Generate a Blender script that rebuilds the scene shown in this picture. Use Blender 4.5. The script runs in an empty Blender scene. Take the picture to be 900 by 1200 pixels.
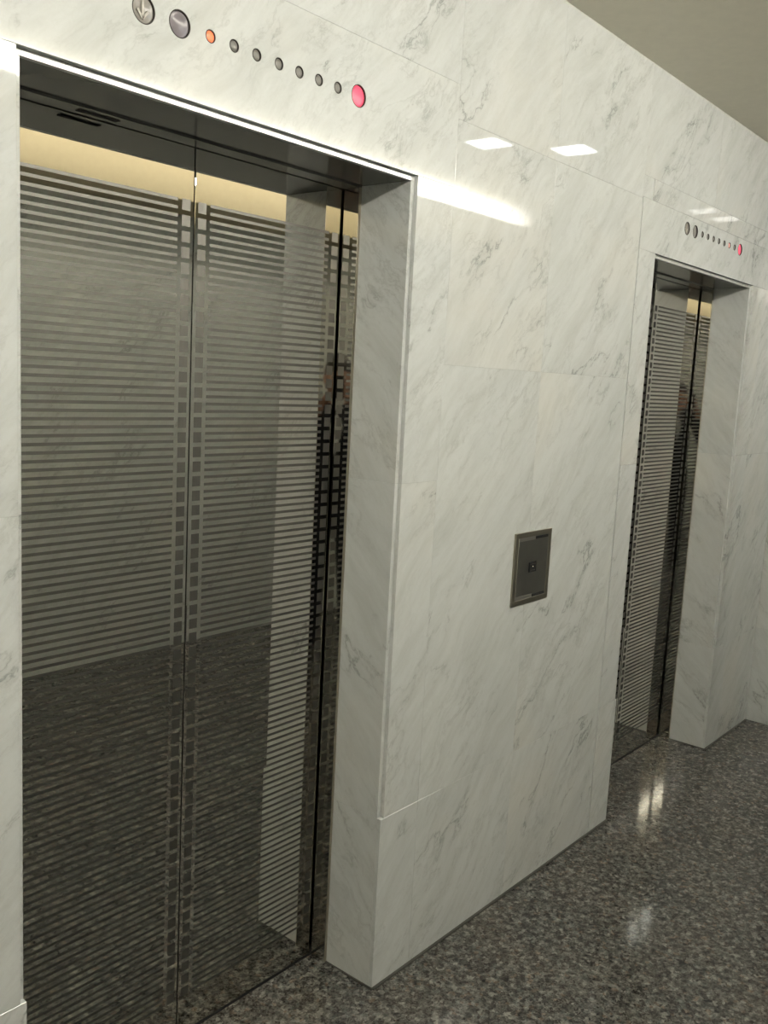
import bpy, bmesh, math, random
from mathutils import Vector, Matrix, Quaternion
random.seed(7)
S = bpy.context.scene
COL = S.collection
S.view_settings.view_transform = 'Standard'
S.view_settings.look = 'None'
S.view_settings.gamma = 1
S.view_settings.use_curve_mapping = False
S.view_settings.exposure = 0.0

# ------------------------------------------------------------------ measures (metres; x along the lift wall, y into it, z up)
LIN = 2.134                       # lintel height
REB = 0.012                       # rebate on the marble corner
L1, R1, J1 = -1.0076, 0.0, -0.482       # opening one: left, right, meeting edge of the panels
L2, R2, J2 = 1.402, 2.4168, 1.925       # opening two
JD = 0.171                        # depth of the marble jamb
DY = 0.228                        # plane of the door panels
HB = 0.4926                       # top of the base course
HJ = 1.394                        # joint on jambs and frame slabs
HM = 1.70                         # joint on the field slabs
HT = 2.313                        # joint above the field slabs
HC = 2.748                        # ceiling
WY = -2.495                       # face of the opposite wall
CAM = Vector((-1.8189, -1.4547, 1.6546))
YAW, PITCH, ROLL, FPX = 0.8819, -0.1422, 0.0519, 1086.5

# ------------------------------------------------------------------ helpers
def new_obj(name, bm, mats=None, parent=None, loc=None, smooth=False):
    me = bpy.data.meshes.new(name)
    bm.to_mesh(me); bm.free()
    if smooth:
        for p in me.polygons: p.use_smooth = True
    o = bpy.data.objects.new(name, me)
    COL.objects.link(o)
    if mats:
        for m in (mats if isinstance(mats, (list, tuple)) else [mats]): me.materials.append(m)
    if parent: o.parent = parent
    if loc is not None: o.location = loc
    return o

def empty(name, loc=(0, 0, 0), rot=(0, 0, 0)):
    o = bpy.data.objects.new(name, None)
    COL.objects.link(o)
    o.location = loc; o.rotation_euler = rot
    o.empty_display_size = .05
    return o

def tag(o, label=None, cat=None, group=None, kind=None):
    if label: o['label'] = label
    if cat: o['category'] = cat
    if group: o['group'] = group
    if kind: o['kind'] = kind
    return o

def box(bm, x0, x1, y0, y1, z0, z1, bev=0.0, mi=0):
    vs = [bm.verts.new(p) for p in ((x0,y0,z0),(x1,y0,z0),(x1,y1,z0),(x0,y1,z0),(x0,y0,z1),(x1,y0,z1),(x1,y1,z1),(x0,y1,z1))]
    fs = [bm.faces.new([vs[i] for i in q]) for q in ((0,3,2,1),(4,5,6,7),(0,1,5,4),(1,2,6,5),(2,3,7,6),(3,0,4,7))]
    for f in fs: f.material_index = mi
    if bev > 0:
        es = list({e for f in fs for e in f.edges})
        r = bmesh.ops.bevel(bm, geom=es, offset=bev, segments=1, affect='EDGES', profile=.5)
        for f in r['faces']: f.material_index = mi
        vs = list({v for f in r['faces'] for v in f.verts})
    return vs

def cyl(bm, c, axis, r0, r1, h, n=32, mi=0, caps=True):
    """frustum from c along unit axis"""
    axis = Vector(axis).normalized()
    q = Vector((0,0,1)).rotation_difference(axis)
    a, b = [], []
    for k in range(n):
        t = 2*math.pi*k/n
        d = Vector((math.cos(t), math.sin(t), 0))
        a.append(bm.verts.new(Vector(c) + q @ (d*r0)))
        b.append(bm.verts.new(Vector(c) + q @ (d*r1 + Vector((0,0,h)))))
    for k in range(n):
        f = bm.faces.new((a[k], a[(k+1)%n], b[(k+1)%n], b[k])); f.material_index = mi
    if caps:
        bm.faces.new(a[::-1]).material_index = mi
        bm.faces.new(b).material_index = mi

def lathe(bm, prof, c, axis, n=40, mi=0):
    """prof: list of (radius, height along axis)"""
    axis = Vector(axis).normalized()
    q = Vector((0,0,1)).rotation_difference(axis)
    rings = []
    for r, h in prof:
        if r < 1e-6:
            rings.append([bm.verts.new(Vector(c) + q @ Vector((0,0,h)))])
        else:
            rings.append([bm.verts.new(Vector(c) + q @ Vector((r*math.cos(2*math.pi*k/n), r*math.sin(2*math.pi*k/n), h))) for k in range(n)])
    for A, B in zip(rings, rings[1:]):
        for k in range(n):
            k2 = (k+1) % n
            if len(A) == 1 and len(B) == 1: continue
            if len(A) == 1: f = bm.faces.new((A[0], B[k2], B[k]))
            elif len(B) == 1: f = bm.faces.new((A[k], A[k2], B[0]))
            else: f = bm.faces.new((A[k], A[k2], B[k2], B[k]))
            f.material_index = mi

# ------------------------------------------------------------------ materials
class NT:
    def __init__(s, name):
        s.m = bpy.data.materials.new(name); s.m.use_nodes = True
        s.t = s.m.node_tree; s.n = s.t.nodes; s.n.clear()
        s.out = s.n.new('ShaderNodeOutputMaterial')
    def node(s, typ, **kw):
        n = s.n.new(typ)
        for k, v in kw.items(): setattr(n, k, v)
        return n
    def link(s, a, b): s.t.links.new(a, b)
    def setin(s, n, key, v):
        if hasattr(v, 'is_linked') or hasattr(v, 'links'): s.link(v, n.inputs[key])
        else: n.inputs[key].default_value = v
    def math(s, op, a, b=None, c=None, clamp=False):
        n = s.node('ShaderNodeMath', operation=op, use_clamp=clamp)
        s.setin(n, 0, a)
        if b is not None: s.setin(n, 1, b)
        if c is not None: s.setin(n, 2, c)
        return n.outputs[0]
    def mix(s, fac, a, b, blend='MIX'):
        n = s.node('ShaderNodeMix', data_type='RGBA', blend_type=blend)
        s.setin(n, 0, fac); s.setin(n, 6, a); s.setin(n, 7, b)
        return n.outputs[2]
    def noise(s, vec, scale, detail=4, rough=.5, dist=0.0, out=0):
        n = s.node('ShaderNodeTexNoise')
        s.link(vec, n.inputs['Vector'])
        n.inputs['Scale'].default_value = scale; n.inputs['Detail'].default_value = detail
        n.inputs['Roughness'].default_value = rough; n.inputs['Distortion'].default_value = dist
        return n.outputs[out]
    def ramp(s, fac, stops, interp='LINEAR'):
        n = s.node('ShaderNodeValToRGB'); n.color_ramp.interpolation = interp
        e = n.color_ramp.elements
        while len(e) < len(stops): e.new(.5)
        for el, (p, c) in zip(e, stops):
            el.position = p
            el.color = (c, c, c, 1) if isinstance(c, (int, float)) else (*c, 1)
        s.link(fac, n.inputs[0])
        return n.outputs[0]
    def mapping(s, vec, rot=(0,0,0), scale=(1,1,1), loc=(0,0,0)):
        n = s.node('ShaderNodeMapping')
        s.link(vec, n.inputs[0])
        n.inputs['Rotation'].default_value = rot; n.inputs['Scale'].default_value = scale; n.inputs['Location'].default_value = loc
        return n.outputs[0]
    def bsdf(s, **kw):
        n = s.node('ShaderNodeBsdfPrincipled')
        for k, v in kw.items(): s.setin(n, k.replace('_', ' '), v)
        s.link(n.outputs[0], s.out.inputs[0])
        return n

def plain(name, col, rough=.5, metal=0.0, emit=None, es=0.0, bump=0.0, bscale=200, **kw):
    t = NT(name)
    tc = t.node('ShaderNodeTexCoord').outputs['Object']
    v = t.noise(tc, 30, 3)
    c = t.mix(t.ramp(v, [(.3, .92), (.7, 1.06)]), (0, 0, 0, 1), (*col, 1)) if False else t.mix(v, (*[x*.94 for x in col], 1), (*[min(1, x*1.06) for x in col], 1))
    d = dict(Base_Color=c, Roughness=rough, Metallic=metal); d.update(kw)
    b = t.bsdf(**d)
    if emit:
        b.inputs['Emission Color'].default_value = (*emit, 1); b.inputs['Emission Strength'].default_value = es
    if bump:
        bn = t.node('ShaderNodeBump'); bn.inputs['Strength'].default_value = bump; bn.inputs['Distance'].default_value = .001
        t.link(t.noise(tc, bscale, 3), bn.inputs['Height']); t.link(bn.outputs[0], b.inputs['Normal'])
    return t.m

def marble_material(name='carrara_marble', rough=.035):
    t = NT(name)
    at = t.node('ShaderNodeAttribute', attribute_name='mpos')
    p = at.outputs['Vector']
    A = math.radians(-47)
    al = t.mapping(p, rot=(0, 0, A))
    warp = t.noise(al, 2.0, 3, .55, 0, 1)
    wv = t.node('ShaderNodeVectorMath', operation='MULTIPLY_ADD')
    t.link(warp, wv.inputs[0]); wv.inputs[1].default_value = (.16, .16, .16); t.link(al, wv.inputs[2])
    w = wv.outputs[0]
    st = t.mapping(w, scale=(.32, 1, 1))
    cloud = t.noise(t.mapping(w, scale=(.55, 1, 1)), 3.2, 6, .65)
    streak = t.noise(t.mapping(w, scale=(.13, 1, 1)), 17, 9, .70)
    fine = t.noise(t.mapping(w, scale=(.22, 1, 1), loc=(3, 3, 1)), 60, 6, .7)
    grain = t.noise(p, 140, 3, .7)
    w2 = t.node('ShaderNodeVectorMath', operation='MULTIPLY_ADD')
    t.link(t.noise(p, 9, 4, .6, 0, 1), w2.inputs[0]); w2.inputs[1].default_value = (.05, .05, .05); t.link(w, w2.inputs[2])
    wf = w2.outputs[0]
    v1 = t.math('ABSOLUTE', t.math('SUBTRACT', t.noise(t.mapping(wf, scale=(.33, 1, 1)), 4.2, 9, .62), .5))
    vein = t.ramp(v1, [(0, 1), (.004, .6), (.012, .14), (.04, 0)])
    v2 = t.math('ABSOLUTE', t.math('SUBTRACT', t.noise(t.mapping(wf, scale=(.34, 1, 1), loc=(4, 2, 0)), 13, 8, .64), .48))
    vein2 = t.ramp(v2, [(0, 1), (.008, .5), (.03, .12), (.06, 0)])
    sparse = t.ramp(t.noise(t.mapping(wf, scale=(.5, 1, 1), loc=(9, 1, 3)), 5.2, 5, .65), [(.48, 0), (.62, 1)])
    sparse2 = t.ramp(t.noise(t.mapping(wf, scale=(.5, 1, 1), loc=(2, 7, 5)), 4.0, 5, .65), [(.42, 0), (.64, 1)])
    blot = t.ramp(t.noise(t.mapping(wf, scale=(.55, 1, 1), loc=(5, 5, 5)), 38, 7, .72), [(.63, 0), (.74, 1)])
    base = t.mix(t.ramp(cloud, [(.28, 0), (.72, 1)]), (.58, .605, .60, 1), (.645, .665, .65, 1))
    base = t.mix(t.ramp(streak, [(.43, 0), (.70, .66)]), base, (.48, .50, .48, 1))
    base = t.mix(t.ramp(fine, [(.50, 0), (.75, .35)]), base, (.50, .51, .49, 1))
    base = t.mix(t.ramp(grain, [(.45, 0), (.8, .25)]), base, (.52, .53, .50, 1))
    warm = t.ramp(t.noise(p, 1.7, 4, .55), [(.52, 0), (.75, .35)])
    base = t.mix(warm, base, (.70, .66, .575, 1))
    base = t.mix(t.math('MULTIPLY', t.math('MULTIPLY', vein2, sparse2), .52), base, (.33, .34, .325, 1))
    base = t.mix(t.math('MULTIPLY', t.math('MULTIPLY', vein, sparse), .85), base, (.24, .25, .24, 1))
    base = t.mix(t.math('MULTIPLY', t.math('MULTIPLY', blot, sparse2), .42), base, (.27, .28, .27, 1))
    wav = t.node('ShaderNodeBump'); wav.inputs['Strength'].default_value = .004; wav.inputs['Distance'].default_value = .01
    t.link(t.noise(p, 6, 2), wav.inputs['Height'])
    b = t.bsdf(Base_Color=base, Roughness=rough)
    b.inputs['IOR'].default_value = 1.5
    return t.m

def granite_material():
    t = NT('polished_granite')
    p = t.node('ShaderNodeTexCoord').outputs['Object']
    w = t.noise(p, 60, 3, .5, 0, 1)
    wv = t.node('ShaderNodeVectorMath', operation='MULTIPLY_ADD')
    t.link(w, wv.inputs[0]); wv.inputs[1].default_value = (.012,)*3; t.link(p, wv.inputs[2])
    v = t.node('ShaderNodeTexVoronoi', feature='F1'); t.link(wv.outputs[0], v.inputs['Vector']); v.inputs['Scale'].default_value = 95
    sep = t.node('ShaderNodeSeparateColor'); t.link(v.outputs['Color'], sep.inputs[0])
    c = t.ramp(sep.outputs[0], [(0, (.016, .016, .017)), (.2, (.035, .036, .036)), (.36, (.085, .090, .085)), (.55, (.155, .157, .145)), (.72, (.10, .115, .11)), (.86, (.25, .25, .23)), (.95, (.17, .13, .10))], 'CONSTANT')
    v2 = t.node('ShaderNodeTexVoronoi', feature='F1'); t.link(wv.outputs[0], v2.inputs['Vector']); v2.inputs['Scale'].default_value = 230
    sep2 = t.node('ShaderNodeSeparateColor'); t.link(v2.outputs['Color'], sep2.inputs[0])
    c2 = t.ramp(sep2.outputs[0], [(0, (.012, .012, .013)), (.35, (.105, .106, .10)), (.7, (.20, .196, .18))], 'CONSTANT')
    c = t.mix(.42, c, c2)
    big = t.noise(p, 3.2, 5, .6)
    c = t.mix(t.ramp(big, [(.35, 0), (.7, .45)]), c, t.mix(.5, c, (.19, .155, .12, 1)))
    fleck = t.ramp(t.noise(p, 38, 3, .6), [(.38, .50), (.62, 1.30)])
    c = t.mix(1.0, c, fleck, 'MULTIPLY')
    # wide joints between the granite flags
    sx = t.node('ShaderNodeSeparateXYZ'); t.link(p, sx.inputs[0])
    b = t.bsdf(Base_Color=c, Roughness=.085)
    b.inputs['Specular IOR Level'].default_value = .40
    b.inputs['IOR'].default_value = 1.5
    return t.m

def door_material(width, name):
    """dark bronze mirror steel with the etched pattern: a ladder of squares along each upright edge, fine stripes between"""
    t = NT(name)
    p = t.node('ShaderNodeTexCoord').outputs['Object']
    s = t.node('ShaderNodeSeparateXYZ'); t.link(p, s.inputs[0])
    ax = t.math('ABSOLUTE', s.outputs[0])
    d = t.math('MINIMUM', ax, t.math('SUBTRACT', width, ax))
    k = t.math('DIVIDE', t.math('SUBTRACT', 2.0185, s.outputs[2]), .0337)
    f = t.math('FRACT', k)
    inz = t.math('MULTIPLY', t.math('GREATER_THAN', k, 0), t.math('LESS_THAN', k, 57))
    sq = t.math('MULTIPLY', t.math('MULTIPLY', t.math('GREATER_THAN', d, .0105), t.math('LESS_THAN', d, .0335)), t.math('LESS_THAN', f, .70))
    f2 = t.math('FRACT', t.math('MULTIPLY', k, 2))
    stp = t.math('MULTIPLY', t.math('GREATER_THAN', d, .0445), t.math('LESS_THAN', f2, .40))
    mask = t.math('MULTIPLY', inz, t.math('MAXIMUM', sq, stp))
    col = t.mix(mask, (*MIRROR, 1), (*ETCH, 1))
    rough = t.math('MULTIPLY_ADD', mask, .42, .018)
    b = t.bsdf(Base_Color=col, Metallic=1.0, Roughness=rough)
    return t.m

MIRROR = (.66, .645, .595)
ETCH = (.17, .166, .152)
M = {}
M['marble'] = marble_material()
M['marble_honed'] = marble_material('honed_carrara_marble', .30)
M['granite'] = granite_material()
M['grout'] = plain('pale_grout', (.42, .42, .38), .8)
M['seal'] = plain('dark_floor_sealant', (.07, .068, .06), .6)
M['paint'] = plain('cream_ceiling_paint', (.80, .76, .64), .65, bump=.15)
M['fascia'] = plain('cream_fascia_paint', (.60, .525, .355), .6, bump=.1)
M['bronze'] = plain('bronze_mirror_steel', MIRROR, .03, 1.0)
M['frame_metal'] = plain('satin_bronze_edge', (.42, .39, .32), .35, 1.0)
M['soffit_metal'] = plain('dark_soffit_panel', (.10, .10, .094), .16, 0.0, IOR=1.42)
M['black'] = plain('black_gap', (.006, .006, .006), .9)
M['rubber'] = plain('black_rubber', (.012, .012, .012), .6)
M['steel'] = plain('brushed_dark_steel', (.36, .355, .33), .38, 1.0)
M['steel_frame'] = plain('dark_panel_frame', (.37, .35, .29), .42, 1.0)
M['steel_pale'] = plain('pale_engraved_strip', (.60, .59, .55), .4, 1.0)
M['steel_bright'] = plain('bright_metal_and_highlight', (.85, .83, .77), .25, 1.0)  # metal of stud and ring, also the painted highlight on the call panel
M['lens_grey'] = plain('unlit_grey_lens', (.21, .205, .185), .3)
M['lens_dish'] = plain('unlit_dish_lens', (.25, .235, .215), .22)
M['lens_violet'] = plain('unlit_violet_grey_lens', (.19, .17, .185), .22)
M['lens_arrow'] = plain('pale_arrow_lens', (.42, .40, .35), .25)
M['bezel'] = plain('dark_bezel', (.06, .055, .048), .4, .6)
M['lens_red'] = plain('lit_red_lens', (.6, .05, .08), .3, emit=(1.0, .115, .19), es=.9)
M['lens_orange'] = plain('lit_orange_lens', (.6, .15, .06), .3, emit=(1.0, .20, .085), es=.95)
M['lens_pink'] = plain('lit_pale_red_lens', (.6, .2, .16), .3, emit=(1.0, .45, .38), es=1.0)
M['lamp'] = plain('lamp_diffuser', (.8, .8, .78), .5, emit=(.94, 1.0, 1.0), es=17.0)
M['lamp_trim'] = plain('white_lamp_trim', (.7, .7, .67), .4)
M['dark_panel'] = plain('added_dark_panel', (.035, .032, .028), .35)  # dark colour added so the door mirror shows a dark far end
M['suit'] = plain('black_suit_cloth', (.012, .012, .016), .8)
M['trouser'] = plain('dark_trouser_cloth', (.014, .014, .02), .8)
M['shirt'] = plain('white_shirt', (.75, .75, .74), .7)
M['skin'] = plain('skin', (.38, .21, .15), .5)
M['hair'] = plain('dark_hair', (.015, .011, .009), .55)
M['shoe'] = plain('black_leather', (.012, .011, .010), .35)
M['phone'] = plain('black_phone_shell', (.01, .01, .011), .2)
M['phone_screen'] = plain('phone_screen', (.02, .02, .025), .08)
M['eye'] = plain('eye_white', (.7, .68, .65), .2)
M['iris'] = plain('dark_iris', (.03, .02, .012), .2)
M['lip'] = plain('lip', (.42, .17, .14), .45)

def lens_strip_material():
    """lamp lens: glow graded by hand, strong low down and fading at its far end"""
    t = NT('linear_lamp_lens')
    s = t.node('ShaderNodeSeparateXYZ'); t.link(t.node('ShaderNodeTexCoord').outputs['Object'], s.inputs[0])
    gz = t.ramp(t.math('MULTIPLY', s.outputs[2], -10.0), [(0, .42), (.5, .85), (1, 1.0)], 'EASE')  # falloff painted into the emission so the mirrored glare fades softly
    gx = t.ramp(t.math('MULTIPLY', t.math('SUBTRACT', LAMP_LEN, s.outputs[0]), 1/1.3), [(0, .10), (.35, .42), (1, 1.0)], 'EASE')
    n = t.node('ShaderNodeEmission'); n.inputs[0].default_value = (1.0, .95, .835, 1)
    t.link(t.math('MULTIPLY', t.math('MULTIPLY', gz, gx), 46.0), n.inputs[1]); t.link(n.outputs[0], t.out.inputs[0])
    return t.m
LAMP_LEN = 8.6
M['strip'] = lens_strip_material()
M['fascia_glow'] = plain('added_fascia_glow', (.8, .78, .7), .5, emit=(1.0, .95, .84), es=6.2)  # glowing face added behind the lamp to brighten the cream fascia
M['lamp_dim'] = plain('dim_lamp_diffuser', (.8, .8, .78), .5, emit=(1.0, .97, .90), es=2.2)

# ------------------------------------------------------------------ marble slabs
class Slabs:
    """collects slabs into one mesh; every slab carries its own offset into the marble pattern"""
    def __init__(s): s.bm = bmesh.new(); s.lay = s.bm.verts.layers.float_vector.new('mpos')
    def slab(s, x0, x1, y0, y1, z0, z1, face='y', gap=.00015, bev=.0005, mi=0, flip=1):
        x0, x1 = min(x0, x1), max(x0, x1); y0, y1 = min(y0, y1), max(y0, y1)
        gx = gap if face in 'yz' else 0; gy = gap if face in 'xz' else 0; gz = gap if face in 'xy' else 0
        before = set(s.bm.verts)
        box(s.bm, x0+gx, x1-gx, y0+gy, y1-gy, z0+gz, z1-gz, bev, mi)
        off = Vector((random.uniform(0, 40), random.uniform(0, 40), random.uniform(0, 40)))
        for v in s.bm.verts:
            if v in before: continue
            c = v.co
            if face == 'y': u = Vector((c.x*flip, c.z, c.y))
            elif face == 'x': u = Vector((c.y*flip, c.z, c.x))
            else: u = Vector((c.x, c.y, c.z))
            v[s.lay] = u + off
    def raw(s, x0, x1, y0, y1, z0, z1, mi=1):
        box(s.bm, x0, x1, y0, y1, z0, z1, 0, mi)
    def build(s, name, mats): return new_obj(name, s.bm, mats)

TH = REB           # slab thickness
W = Slabs()
# courses: (x0, x1, [z joints])
FR1L, FR1R = L1-.162, R1+.162
def column(x0, x1, zs):
    for a, b in zip(zs, zs[1:]): W.slab(x0, x1, 0, TH, a, b)
# far left field
for xx in (-5.4, -4.3, -3.2, -2.1):
    column(xx, xx+1.1 if xx < -2.2 else FR1L, [0, HB, HM, HT, HC])
# opening one: frame slabs (base full to the corner, above it cut back for the rebate)
for (xa, xb, xc) in ((FR1L, L1, L1-REB), (FR1R, R1, R1+REB)):
    W.slab(xa, xb, 0, TH, 0, HB)
    W.slab(xa, xc, 0, TH, HB, HJ)
    W.slab(xa, xc, 0, TH, HJ, LIN+REB)
HDR1 = (FR1L, FR1R, LIN+REB, 2.395)
column(FR1L, -.45, [2.395, HC]); column(-.45, FR1R, [2.395, HC])
# field between the openings
G2 = 1.2505
column(FR1R, .66, [0, HB, HM, HT, HC]); column(.66, G2, [0, HB, HM, HT, HC])
# opening two
FR2L, FR2R = G2+.006, R2+.162
for (xa, xb, xc) in ((FR2L, L2, L2-REB), (FR2R, R2, R2+REB)):
    W.slab(xa, xb, 0, TH, 0, HB)
    W.slab(xa, xc, 0, TH, HB, HJ)
    W.slab(xa, xc, 0, TH, HJ, LIN+REB)
HDR2 = (FR2L, FR2R, LIN+REB, 2.318)
W.slab(G2, 1.329, 0, TH, 2.318, 2.39); W.slab(1.333, FR2R, 0, TH, 2.318, 2.39)
column(G2, 1.9, [2.39, HC]); column(1.9, FR2R, [2.39, HC])
column(FR2R, 2.9974, [0, HB, HJ, LIN+REB, 2.39, HC])
# jambs (plane of the opening sides) and the soffits
for L, R in ((L1, R1), (L2, R2)):
    for x0, x1, fl in ((R, R+.03, 1), (L-.03, L, -1)):
        for a, b in ((0, HB), (HB, HJ), (HJ, LIN)):
            W.slab(x0, x1, TH, JD, a, b, face='x', flip=fl)
    W.slab(L-.03, R+.03, TH, TH+.012, LIN, LIN+.03, face='z')
# backing behind the slabs
BK = TH+.0005
def backing(x0, x1, z0, z1): W.raw(x0, x1, BK, .30, z0, z1)
backing(-5.4, L1-.0305, 0, HC); backing(R1+.0305, L2-.0305, 0, HC); backing(R2+.0305, 2.9974, 0, HC)
for L, R in ((L1, R1), (L2, R2)): backing(L-.0305, R+.0305, LIN+.0305, HC)
wall = W.build('wall_left', [M['marble'], M['grout']])
tag(wall, 'white grey veined marble wall holding both lifts', 'wall', kind='structure')
box_bm = bmesh.new()

# headers with round holes for the floor indicators, cut for real
def header(dims, xs, name):
    s = Slabs(); s.slab(dims[0], dims[1], 0, TH, dims[2], dims[3])
    h = s.build(name, [M['marble'], M['grout']])
    cb = bmesh.new()
    for x, r in xs: cyl(cb, (x, -.05, 2.2715), (0, 1, 0), r, r, .2, 48)
    c = new_obj('cutter', cb)
    md = h.modifiers.new('holes', 'BOOLEAN'); md.operation = 'DIFFERENCE'; md.solver = 'EXACT'; md.object = c
    dg = bpy.context.evaluated_depsgraph_get(); dg.update()
    me = bpy.data.meshes.new_from_object(h.evaluated_get(dg))
    h.modifiers.clear(); h.data = me
    bpy.data.objects.remove(c)
    lay = me.attributes.get('mpos')
    if lay: me.attributes.remove(lay)
    at = me.attributes.new('mpos', 'FLOAT_VECTOR', 'POINT')
    off = Vector((random.uniform(0, 40), random.uniform(0, 40), random.uniform(0, 40)))
    for i, v in enumerate(me.vertices): at.data[i].vector = Vector((v.co.x, v.co.z, v.co.y)) + off
    return h
RB, RS = .0243, .0122
IX1 = [-.783, -.705, -.634, -.576, -.518, -.458, -.400, -.342, -.283, -.215]
IX2 = [1.648, 1.727, 1.798, 1.857, 1.915, 1.974, 2.033, 2.092, 2.152, 2.218]
def radii(xs): return [(x, RB if i in (0, 1, 9) else RS) for i, x in enumerate(xs)]
h1 = header(HDR1, radii(IX1), 'wall_left_header'); h1.parent = wall
h2 = header(HDR2, radii(IX2), 'wall_left_header'); h2.parent = wall

# ------------------------------------------------------------------ lift doors
def lift_door(name, L, R, J, label):
    root = empty(name, ((L+R)/2, DY, 0))
    tag(root, label, 'elevator door', kind='structure')
    inv = Matrix.Translation((-(L+R)/2, -DY, 0))
    def part(pname, bm, mat, world=None, smooth=False):
        o = new_obj(pname, bm, mat, root)
        o.location = Vector(world if world else (0, 0, 0)) - Vector(root.location)
        return o
    rx, lx = R-.008, L+.008
    for side, w in (('r', rx-J), ('l', J-lx)):
        bm = bmesh.new(); e = .03      # the panel runs on behind the return
        if side == 'r': box(bm, .0018, w+e, 0, .03, .008, LIN+.03, .0012)
        else: box(bm, -w-e, -.0018, 0, .03, .008, LIN+.03, .0012)
        part('door_panel', bm, door_material(w, 'etched_bronze_'+name+side), (J, DY, 0))
    bm = bmesh.new(); box(bm, -.004, .004, .006, .026, .008, LIN+.02)
    part('meeting_seal', bm, M['rubber'], (J, DY, 0))
    # returns and header of bronze mirror between marble and panels
    for x0, x1 in ((rx, R+.03), (L-.03, lx)):
        bm = bmesh.new(); box(bm, x0, x1, JD+.0005,   .2225, 0, LIN-.004, .0008)
        o = part('side_return', bm, M['bronze'])
        bm = bmesh.new()
        xe = x0 if x0 == rx else x1
        s = 1 if x0 == rx else -1
        box(bm, min(xe-.0004*s, xe+.008*s), max(xe-.0004*s, xe+.008*s), JD-.0006, JD+.0004, 0, LIN-.004)
        e_ = new_obj('return_edge', bm, M['frame_metal'], o)
    bm = bmesh.new(); box(bm, L-.03, R+.03, JD+.0005, .2235, LIN-.004, LIN+.03, .0008)
    hr = part('header_return', bm, M['soffit_metal'])
    bm = bmesh.new(); box(bm, R-.79, R-.70, .188, .203, LIN-.0055, LIN-.0035, .0004)
    new_obj('header_slot', bm, M['black'], hr)
    bm = bmesh.new(); box(bm, L-.03, R+.03, TH+.0125, JD, LIN, LIN+.03, .0006)
    part('soffit_panel', bm, M['soffit_metal'])
    bm = bmesh.new(); box(bm, L, R, .10, DY+.03, -.006, .0035, .001)
    part('sill', bm, M['granite'])
    bm = bmesh.new(); box(bm, L-.06, R+.06, DY+.045, DY+.055, 0, LIN+.06)
    part('shaft_void_sheet', bm, M['black'])  # black sheet stands in for the dark void of the shaft
    bm = bmesh.new(); box(bm, L, R, DY-.004, DY+.03, .0036, .0048)
    part('sill_groove', bm, M['black'])
    return root
lift_door('door_1', L1, R1, J1, 'nearer lift door of two bronze mirror panels etched with fine stripes')
lift_door('door_2', L2, R2, J2, 'farther lift door of striped bronze mirror panels beyond the call panel')

# ------------------------------------------------------------------ floor indicators
def indicator(name, x, r, lens, label, group, arrow=False):
    root = empty(name, (x, 0, 2.2715))
    tag(root, label, 'indicator light', group)
    bm = bmesh.new()
    rb = r-.0004
    lathe(bm, [(rb, .0115), (rb, -.0002), (rb-.0012, -.0007), (rb-.0016, .0002), (rb-.0016, .0115)], (0, 0, 0), (0, 1, 0), 48)
    new_obj('bezel', bm, M['bezel'], root, smooth=True)
    bm = bmesh.new()
    rl = rb-.0016
    d = .0035 if r > .02 else .0018
    if lens in ('lens_dish', 'lens_violet'):
        prof = [(0, d+.0035), (rl*.35, d+.0030), (rl*.7, d+.0014), (rl*.92, d), (rl, d), (rl, .0115)]
    else:
        prof = [(0, d-.0016), (rl*.4, d-.0013), (rl*.75, d-.0004), (rl, d+.001), (rl, .0115)]
    lathe(bm, prof, (0, 0, 0), (0, 1, 0), 48)
    for f in bm.faces: f.normal_flip()
    bmesh.ops.recalc_face_normals(bm, faces=bm.faces)
    lo = new_obj('lens', bm, M[lens], root, smooth=True)
    if arrow:
        bm = bmesh.new()                      # raised arrow pointing down: shaft and two barbs
        def bar(p, q_, w):
            p, q_ = Vector(p), Vector(q_); t_ = (q_-p).normalized(); n_ = Vector((-t_.y, t_.x))*w
            pts = [p-n_, q_-n_, q_+n_, p+n_]
            f0 = [bm.verts.new((a.x, d-.0010, a.y)) for a in pts]; f1 = [bm.verts.new((a.x, d+.0042, a.y)) for a in pts]
            bm.faces.new(f0); bm.faces.new(f1[::-1])
            for k in range(4): bm.faces.new((f0[k], f1[k], f1[(k+1)%4], f0[(k+1)%4]))
        bar((0, .0165), (0, -.0125), .0021)
        bar((-.0112, -.0005), (0, -.0140), .0021); bar((.0112, -.0005), (0, -.0140), .0021)
        bmesh.ops.recalc_face_normals(bm, faces=bm.faces)
        new_obj('arrow', bm, M['lens_arrow'], root)
    return root
ORD = ['first', 'second', 'third', 'fourth', 'fifth', 'sixth', 'seventh', 'eighth']
for which, xs, lit in (('nearer', IX1, 0), ('farther', IX2, 5)):
    g = 'round indicators above the %s lift' % which
    indicator('direction_indicator', xs[0], RB, 'lens_dish', 'large grey round lens with a down arrow, leftmost above the %s lift' % which, g, True)
    indicator('direction_indicator', xs[1], RB, 'lens_violet' if which == 'nearer' else 'lens_grey', 'large dark grey round lens, second from left above the %s lift' % which, g)
    n = 0
    for i in range(7):
        if i == lit:
            lab = 'small lit %s round lens above the %s lift' % ('orange' if which == 'nearer' else 'pale red', which)
            m = 'lens_orange' if which == 'nearer' else 'lens_pink'
        else:
            lab = 'small grey unlit round lens above the %s lift, %s small grey one from the left' % (which, ORD[n]); n += 1
            m = 'lens_grey'
        indicator('floor_indicator', xs[2+i], RS, m, lab, g)
    indicator('alarm_indicator', xs[9], RB, 'lens_red', 'large lit pinkish red round lens, rightmost above the %s lift' % which, g)

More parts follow.
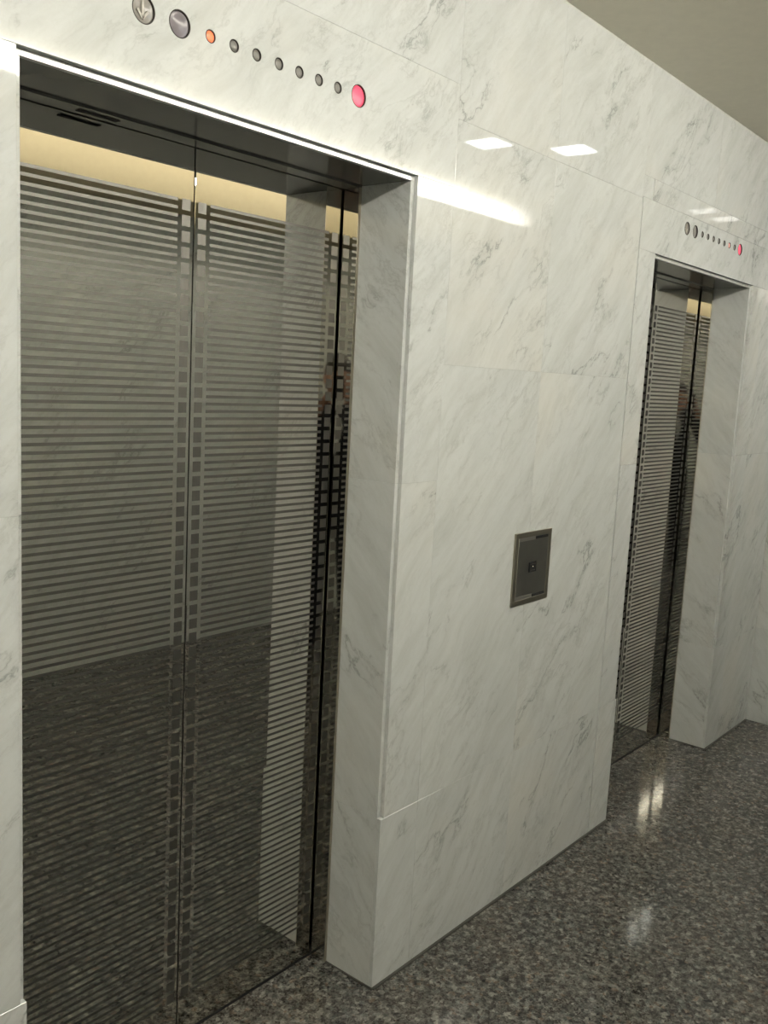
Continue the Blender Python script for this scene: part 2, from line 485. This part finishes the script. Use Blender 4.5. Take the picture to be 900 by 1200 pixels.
# ------------------------------------------------------------------ call panel
PX0, PX1, PZ0, PZ1 = .575, .792, .983, 1.211
cp = empty('call_panel', ((PX0+PX1)/2, 0, (PZ0+PZ1)/2))
tag(cp, 'dark metal call panel with one square button on the marble between the lifts', 'call panel')
cw, ch = (PX1-PX0)/2, (PZ1-PZ0)/2
bm = bmesh.new()
fw = .016
def frame_ring(bm, w, h, t, y0, y1):
    box(bm, -w, w, y0, y1, h-t, h, .0008); box(bm, -w, w, y0, y1, -h, -h+t, .0008)
    box(bm, -w, -w+t, y0, y1, -h+t, h-t, .0008); box(bm, w-t, w, y0, y1, -h+t, h-t, .0008)
frame_ring(bm, cw, ch, .016, -.006, 0)
new_obj('panel_frame', bm, M['steel_frame'], cp)
bm = bmesh.new(); box(bm, -cw+.016, cw-.016, -.004, 0, -ch+.016, ch-.016, .0006)
fp = new_obj('face_plate', bm, M['steel'], cp)
bm = bmesh.new(); box(bm, -cw+.0165, -cw+.0195, -.0075, -.004, -ch+.018, ch-.018, .0006)
new_obj('edge_highlight', bm, M['steel_bright'], cp)  # pale strip painted in for the highlight along the plate edge
for s in (1, -1):
    z = s*(ch-.0215)
    bm = bmesh.new(); box(bm, -cw+.020, .010, -.0052, -.004, z-.0058, z+.0058, .0004)
    new_obj('pale_strip', bm, M['steel_pale'], cp)
    bm = bmesh.new(); box(bm, .012, cw-.022, -.0056, -.004, z-.0042, z+.0042, .0004)
    new_obj('dark_slot', bm, M['rubber'], cp)
bm = bmesh.new(); box(bm, -.021, .021, -.0075, -.004, -.0165, .0165, .0012)
bt = new_obj('button', bm, M['black'], cp); bt.location = (.002, 0, .0005)
bm = bmesh.new(); frame_ring(bm, .0125, .0105, .0014, -.0085, -.0075)
new_obj('button_ring', bm, M['bezel'], bt)
bm = bmesh.new(); lathe(bm, [(0, .0018), (.0022, .0014), (.0032, 0)], (0, -.0075, .0), (0, -1, 0), 20)
bmesh.ops.recalc_face_normals(bm, faces=bm.faces)
new_obj('button_stud', bm, M['steel_bright'], bt, smooth=True)

# ------------------------------------------------------------------ the rest of the lobby
bm = bmesh.new(); box(bm, -5.4, 8.6, WY-.3, .10, -.1, 0); 
fl = new_obj('floor', bm, M['granite']); tag(fl, 'polished speckled dark granite floor', 'floor', kind='structure')
# thin dark sealant line between marble and floor
bm = bmesh.new()
for a, b in ((-5.4, L1-.0005), (R1+.0005, L2-.0005), (R2+.0005, 2.98)):
    box(bm, a, b, -.007, 0, 0, .005)
for x0, x1 in ((R1-.004, R1), (L1, L1+.004), (R2-.004, R2), (L2, L2+.004)):
    box(bm, x0, x1, -.004, JD, 0, .005)
sl = new_obj('baseboard_left', bm, M['seal']); tag(sl, 'dark sealant line along the foot of the marble wall', 'trim', kind='structure')

bm = bmesh.new(); box(bm, -5.4, 8.6, WY-.3, .3, HC, HC+.1)
ce = new_obj('ceiling', bm, M['paint']); tag(ce, 'plain painted ceiling', 'ceiling', kind='structure')
FY, FZ = -2.10, 2.515
bm = bmesh.new(); box(bm, -5.4, 8.6, WY, FY, FZ, HC-.0005, .002)
so = new_obj('ceiling_soffit', bm, M['fascia']); tag(so, 'cream dropped soffit along the opposite wall', 'soffit', kind='structure')

O = Slabs()
xx = -5.4
while xx < 8.5:
    for a, b in ((0, .4926), (.4926, 1.7), (1.7, FZ+.05)):
        O.slab(xx, xx+1.4, WY-.02, WY, a, b)
    xx += 1.4
O.raw(-5.4, 8.6, WY-.25, WY-.0205, 0, HC)
ow = O.build('wall_right', [M['marble_honed'], M['grout']]); tag(ow, 'opposite white grey veined marble wall', 'wall', kind='structure')

E_ = Slabs()
PX, PY = 2.9975, -.17
for a, b in ((0, HB), (HB, 1.55), (1.55, HC)):
    E_.slab(PX, PX+.02, -.092, 0, a, b, face='x'); E_.slab(PX, PX+.02, PY, -.092, a, b, face='x')
xx = PX+.02
while xx < 8.5:
    for a, b in ((0, HB), (HB, 1.7), (1.7, HC)):
        E_.slab(xx, xx+1.1, PY, PY+.02, a, b)
    xx += 1.1
E_.raw(PX+.0205, 8.6, PY+.0205, .3, 0, HC)
ew = E_.build('wall_end', [M['marble'], M['grout']]); tag(ew, 'marble return wall beyond the farther lift', 'wall', kind='structure')
B_ = Slabs()
for yy in (-2.495, -1.25):
    for a, b in ((0, HB), (HB, 1.7), (1.7, HC)):
        B_.slab(-5.42, -5.4, yy, min(yy+1.245, 0), a, b, face='x')
B_.raw(-5.6, -5.4205, WY, .3, 0, HC)
bw = B_.build('wall_back', [M['marble'], M['grout']]); tag(bw, 'marble wall at the near end of the lobby', 'wall', kind='structure')
F_ = Slabs()
FX = 7.0
for yy in (-2.495, -1.45):
    F_.slab(FX, FX+.02, yy, min(yy+1.045, PY), 2.3, HC, face='x')
    for a, b in ((0, 1.15), (1.15, 2.3)):
        box(F_.bm, FX, FX+.02, yy+.002, min(yy+1.045, PY)-.002, a+.002, b-.002, .002, 2)
F_.raw(FX+.0205, FX+.2, WY, .3, 0, HC)
fwl = F_.build('wall_far', [M['marble'], M['grout'], M['dark_panel']]); tag(fwl, 'far end wall of the lobby with added dark panels', 'wall', kind='structure')

# ------------------------------------------------------------------ lamps of the lobby
def downlight(x, y, label, group, mat='lamp'):
    root = empty('recessed_downlight', (x, y, HC)); tag(root, label, 'ceiling light', group)
    w = .081
    bm = bmesh.new(); frame_ring_h(bm, w+.008, .008, -.005, 0)
    new_obj('lamp_trim', bm, M['lamp_trim'], root)
    bm = bmesh.new(); box(bm, -w, w, -w, w, -.0035, 0, .001)
    new_obj('lamp_lens', bm, M[mat], root)
    return root
def frame_ring_h(bm, w, t, z0, z1):
    box(bm, -w, w, w-t, w, z0, z1, .0008); box(bm, -w, w, -w, -w+t, z0, z1, .0008)
    box(bm, -w, -w+t, -w+t, w-t, z0, z1, .0008); box(bm, w-t, w, -w+t, w-t, z0, z1, .0008)
GL = 'square recessed ceiling lights'
downlight(1.858, -1.067, 'square bright ceiling light mirrored in the marble, the left of the two reflections', GL)
downlight(2.142, -.782, 'square bright ceiling light mirrored in the marble, the right of the two reflections', GL)
for x, y in ((-.54, -.88), (-.26, -.88), (-2.7, -.88), (-2.4, -.88)):
    downlight(x, y, 'square recessed ceiling light elsewhere along the lobby ceiling', GL)

for x, y in ((3.78, -.80), (4.07, -.78)):
    downlight(x, y, 'square recessed ceiling light elsewhere along the lobby ceiling', GL, 'lamp_dim')
def linear_light(x0, x1, y, h):
    root = empty('linear_light', (x0, y, HC)); tag(root, 'long glowing ceiling light along the soffit, mirrored as glare beside the nearer lift', 'ceiling light')
    n = x1-x0; dp = .10
    bm = bmesh.new(); box(bm, 0, n, -dp+.008, -.008, -h-.004, -.0005, .001)
    new_obj('housing', bm, M['lamp_trim'], root)
    bm = bmesh.new(); box(bm, .004, n-.004, -.008, 0, -h, -.001, .001)
    new_obj('front_lens', bm, M['strip'], root)
    bm = bmesh.new(); box(bm, .004, n-.004, -dp, -dp+.008, -h, -.001, .001)
    new_obj('added_fascia_light', bm, M['fascia_glow'], root)  # added glow facing the fascia, there only to light it
    return root
linear_light(-5.2, -5.2+LAMP_LEN, -1.764, .10)

# ------------------------------------------------------------------ camera
FWD = Vector((math.sin(YAW)*math.cos(PITCH), math.cos(YAW)*math.cos(PITCH), math.sin(PITCH)))
RGT = Vector((math.cos(YAW), -math.sin(YAW), 0)); UP = RGT.cross(FWD)
r2 = math.cos(ROLL)*RGT + math.sin(ROLL)*UP; u2 = -math.sin(ROLL)*RGT + math.cos(ROLL)*UP
cam = bpy.data.cameras.new('camera'); co = bpy.data.objects.new('camera', cam); COL.objects.link(co)
mw = Matrix((r2, u2, -FWD)).transposed().to_4x4(); mw.translation = CAM
co.matrix_world = mw
cam.sensor_fit = 'VERTICAL'; cam.sensor_height = 24; cam.lens = FPX/1200*24
cam.clip_start = .005; cam.clip_end = 100
S.camera = co

# a little grey surround so that nothing is pitch black outside
wd = bpy.data.worlds.new('world'); S.world = wd; wd.use_nodes = True
wd.node_tree.nodes['Background'].inputs[0].default_value = (.02, .02, .02, 1)
#PERSON
# ------------------------------------------------------------------ the person taking the picture, seen mirrored in the door corners
def skin_mesh(verts, edges, radii, sub=2, root=0):
    me = bpy.data.meshes.new('skel'); me.from_pydata(verts, edges, [])
    o = bpy.data.objects.new('skel', me); COL.objects.link(o)
    m = o.modifiers.new('skin', 'SKIN'); m.use_smooth_shade = True
    for i, v in enumerate(me.skin_vertices[0].data):
        r = radii[i]; v.radius = (r, r) if not isinstance(r, tuple) else r
        v.use_root = (i == root)
    s = o.modifiers.new('sub', 'SUBSURF'); s.levels = sub; s.render_levels = sub
    dg = bpy.context.evaluated_depsgraph_get(); dg.update()
    out = bpy.data.meshes.new_from_object(o.evaluated_get(dg))
    bpy.data.objects.remove(o); bpy.data.meshes.remove(me)
    return out
def add_mesh(bm, me, mi=0):
    n = len(bm.faces); bm.from_mesh(me); bm.faces.ensure_lookup_table()
    for f in bm.faces[n:]: f.material_index = mi; f.smooth = True
    bpy.data.meshes.remove(me)
def lerp(a, b, t): return tuple(a[i]+(b[i]-a[i])*t for i in range(3))
PROT = math.atan2(math.sin(YAW), math.cos(YAW))
BACK = .42
PLOC = Vector((CAM.x - BACK*math.sin(YAW), CAM.y - BACK*math.cos(YAW), 0))

SHO, ELB, WRI = (.185, -.005, 1.455), (.285, .075, 1.19), (.092, .315, 1.50)
def sx(p, s): return (p[0]*s - (.02 if p is WRI else 0), p[1], p[2])
V = [(0,-.02,.96), (0,-.012,1.10), (0,.0,1.30), (0,-.01,1.45), (0,-.002,1.535), (0,.008,1.60)]
E2 = [(0,1),(1,2),(2,3),(3,4),(4,5)]
Rr = [(.145,.105), (.13,.098), (.15,.108), (.085,.065), .052, .05]
for s in (-1, 1):
    i = len(V); V += [sx(SHO,s), sx(lerp(SHO,ELB,.5),s), sx(ELB,s), sx(lerp(ELB,WRI,.45),s), sx(WRI,s)]
    E2 += [(3,i),(i,i+1),(i+1,i+2),(i+2,i+3),(i+3,i+4)]; Rr += [.058,.046,.038,.036,.025]
    i = len(V); V += [(.095*s,-.02,.86), (.105*s,.0,.49), (.112*s,-.02,.28), (.115*s,-.035,.085), (.135*s,.10,.035)]
    E2 += [(0,i),(i,i+1),(i+1,i+2),(i+2,i+3),(i+3,i+4)]; Rr += [.088,.055,.05,.036,.03]
bm = bmesh.new(); add_mesh(bm, skin_mesh(V, E2, Rr))
# head: a shaped ellipsoid with brow, sockets, nose, mouth and chin
HCN = Vector((0, .045, 1.648))
def head_shape(v):
    p = Vector((v.x*.076, v.y*.096, v.z*.118))
    if v.z < 0:
        k = -v.z; p.x *= 1-.30*k*k; p.y = p.y*(1-.10*k) + .012*k
    g = lambda x0, z0, wx, wz: math.exp(-((v.x-x0)/wx)**2-((v.z-z0)/wz)**2) if v.y > .2 else 0
    p.y += .024*g(0,-.16,.13,.17) + .012*g(0,-.02,.10,.16)
    for s in (-1, 1): p.y -= .013*g(.40*s, .03, .20, .12)
    p.y += .006*g(0,.20,.6,.08) + .007*g(0,-.46,.28,.06) + .006*g(0,-.58,.26,.05) + .010*g(0,-.82,.25,.16)
    return p
hb = bmesh.new(); bmesh.ops.create_icosphere(hb, subdivisions=5, radius=1)
for v in hb.verts: v.co = HCN + head_shape(v.co.copy())
for s in (-1, 1):                              # ears
    eb = bmesh.ops.create_icosphere(hb, subdivisions=2, radius=1)
    for v in eb['verts']:
        c = v.co.copy(); v.co = HCN + Vector((s*(.073+.012*c.x*s+.006*(c.y<0)), -.004+.019*c.y, -.006+.031*c.z))
tmp = bpy.data.meshes.new('head'); hb.to_mesh(tmp); hb.free(); add_mesh(bm, tmp)
# hands: palm and five bent fingers, each its own chain, closed round the lower edges of the phone
PHC = Vector((-.020, BACK-.012, 1.600))
def hand(s):
    w = Vector(sx(WRI, s)); c = Vector((PHC.x + s*.045, PHC.y-.026, PHC.z-.040))
    pv = [w, w.lerp(c, .5), c]; add_mesh(bm, skin_mesh([tuple(a) for a in pv], [(0,1),(1,2)], [(.024,.018),(.032,.016),(.026,.014)]))
    L_ = [.070, .078, .072, .058]
    for k in range(4):
        z = PHC.z + .012 - k*.019
        a = Vector((PHC.x+s*.050, PHC.y-.024, z-.004)); b = Vector((PHC.x+s*.048, PHC.y-.006, z+.002))
        t = Vector((PHC.x+s*.040, PHC.y+.0105, z+.003)); e = Vector((PHC.x+s*(.040-.30*(L_[k]-.04)), PHC.y+.0125, z+.004))
        add_mesh(bm, skin_mesh([tuple(x) for x in (c.lerp(a,.3), a, b, t, e)], [(0,1),(1,2),(2,3),(3,4)], [.010,.0095,.0085,.0078,.0066], 1))
    a = Vector((PHC.x+s*.042, PHC.y-.034, PHC.z-.050)); b = Vector((PHC.x+s*.040, PHC.y-.024, PHC.z-.022)); e = Vector((PHC.x+s*.024, PHC.y-.0135, PHC.z-.002))
    add_mesh(bm, skin_mesh([tuple(x) for x in (c, a, b, e)], [(0,1),(1,2),(2,3)], [.013,.012,.0105,.0085], 1))
hand(-1); hand(1)
person = new_obj('person', bm, [M['skin']])
person.location = PLOC; person.rotation_euler = (0, 0, -PROT)
tag(person, 'person in dark suit and white shirt holding up a phone, mirrored in door corners', 'person')
def pchild(name, bm_, mat):
    return new_obj(name, bm_, mat, person)
# jacket, trousers, shirt front, shoes, hair, eyes
V = [(0,-.02,.86), (0,-.012,1.06), (0,.0,1.30), (0,-.012,1.455)]; E2 = [(0,1),(1,2),(2,3)]; Rr = [(.188,.145),(.17,.135),(.175,.135),(.10,.085)]
for s in (-1, 1):
    i = len(V); V += [sx(SHO,s), sx(lerp(SHO,ELB,.5),s), sx(ELB,s), sx(lerp(ELB,WRI,.45),s), sx(lerp(ELB,WRI,.86),s)]
    E2 += [(3,i),(i,i+1),(i+1,i+2),(i+2,i+3),(i+3,i+4)]; Rr += [.078,.066,.058,.054,.042]
jb = bmesh.new(); add_mesh(jb, skin_mesh(V, E2, Rr)); pchild('jacket', jb, M['suit'])
V = [(0,-.02,.97), (0,-.012,1.09)]; E2 = [(0,1)]; Rr = [(.172,.132), (.15,.115)]
for s in (-1, 1):
    i = len(V); V += [(.095*s,-.02,.84), (.107*s,.0,.49), (.114*s,-.02,.26), (.119*s,-.032,.045)]
    E2 += [(0,i),(i,i+1),(i+1,i+2),(i+2,i+3)]; Rr += [.105,.078,.07,.062]
tb = bmesh.new(); add_mesh(tb, skin_mesh(V, E2, Rr)); pchild('trousers', tb, M['trouser'])
sb = bmesh.new()
lathe(sb, [(.062, 1.455), (.060, 1.50), (.057, 1.535), (.060, 1.538), (.066, 1.50), (.072, 1.455)], (0, .0, 0), (0, 0, 1), 32)
for k in range(7):                              # shirt front: a tapering strip lying on the chest
    pass
rows = []
for k in range(9):
    t_ = k/8; z = 1.485-.27*t_; hw = .052*(1-t_)+.004
    yc = .062+.072*min(1, t_*1.6)
    rows.append([sb.verts.new((x*hw, yc+.012-.012*x*x, z)) for x in (-1, -.5, 0, .5, 1)])
for A_, B2 in zip(rows, rows[1:]):
    for k in range(4): sb.faces.new((A_[k], A_[k+1], B2[k+1], B2[k]))
r_ = bmesh.ops.solidify(sb, geom=sb.faces[:], thickness=.003)
pchild('shirt', sb, M['shirt'])
for s in (-1, 1):
    fb = bmesh.new(); bmesh.ops.create_icosphere(fb, subdivisions=3, radius=1)
    for v in fb.verts:
        c = v.co.copy(); z = max(-.55, c.z)
        v.co = Vector((.122*s + .046*c.x*(1-.25*max(0, c.y)), .035+.145*c.y, .034+.062*z*(1 if c.y < .1 else 1-.45*(c.y-.1))))
    pchild('shoe', fb, M['shoe'])
    yb = bmesh.new(); bmesh.ops.create_icosphere(yb, subdivisions=3, radius=.0115)
    for f in yb.faces: f.smooth = True
    bmesh.ops.translate(yb, verts=yb.verts, vec=HCN+Vector((.0305*s, .0735, .004)))
    ey = pchild('eye', yb, M['eye'])
    ib = bmesh.new(); lathe(ib, [(0,.0004),(.005,0)], HCN+Vector((.0305*s, .0849, .004)), (0,1,0), 16)
    new_obj('iris', ib, M['iris'], ey)
mb = bmesh.new(); bmesh.ops.create_icosphere(mb, subdivisions=3, radius=1)
for v in mb.verts: v.co = HCN + Vector((.024*v.co.x, .0905+.008*v.co.y-.006*v.co.x*v.co.x, -.0615+.0065*v.co.z))
pchild('mouth', mb, M['lip'])
hb = bmesh.new(); bmesh.ops.create_icosphere(hb, subdivisions=5, radius=1)
rnd = random.Random(3)
kill = []
for v in hb.verts:
    c = v.co.copy()
    keep = (c.z > .24) or (c.y < -.05 and c.z > -.55) or (c.y < .25 and c.z > .05)
    q_ = Vector((c.x*.076, c.y*.096, c.z*.118))
    v.co = HCN + q_*(1.10+.05*max(0, c.z)+rnd.uniform(-.008, .008)) + Vector((0, -.004, .004))
    if not keep: kill.append(v)
bmesh.ops.delete(hb, geom=kill, context='VERTS')
bmesh.ops.solidify(hb, geom=hb.faces[:], thickness=.008)
pchild('hair', hb, M['hair'])
# the phone
pr = empty('phone', PLOC + Quaternion((0, 0, 1), -PROT) @ PHC, (0, 0, -PROT)); tag(pr, 'small dark phone held up in both hands of the mirrored person', 'phone')
bm = bmesh.new(); box(bm, -.0295, .0295, -.0042, .0042, -.0615, .0615, .003); new_obj('phone_shell', bm, M['phone'], pr)
bm = bmesh.new(); box(bm, -.0255, .0255, -.0047, -.0040, -.046, .046, .0002); new_obj('screen', bm, M['phone_screen'], pr)
bm = bmesh.new(); lathe(bm, [(0,.0012),(.0035,.0012),(.0042,.0004),(.0042,0)], (.020, .0040, .0546), (0,1,0), 20)
bmesh.ops.recalc_face_normals(bm, faces=bm.faces); new_obj('lens_ring', bm, M['steel_bright'], pr)
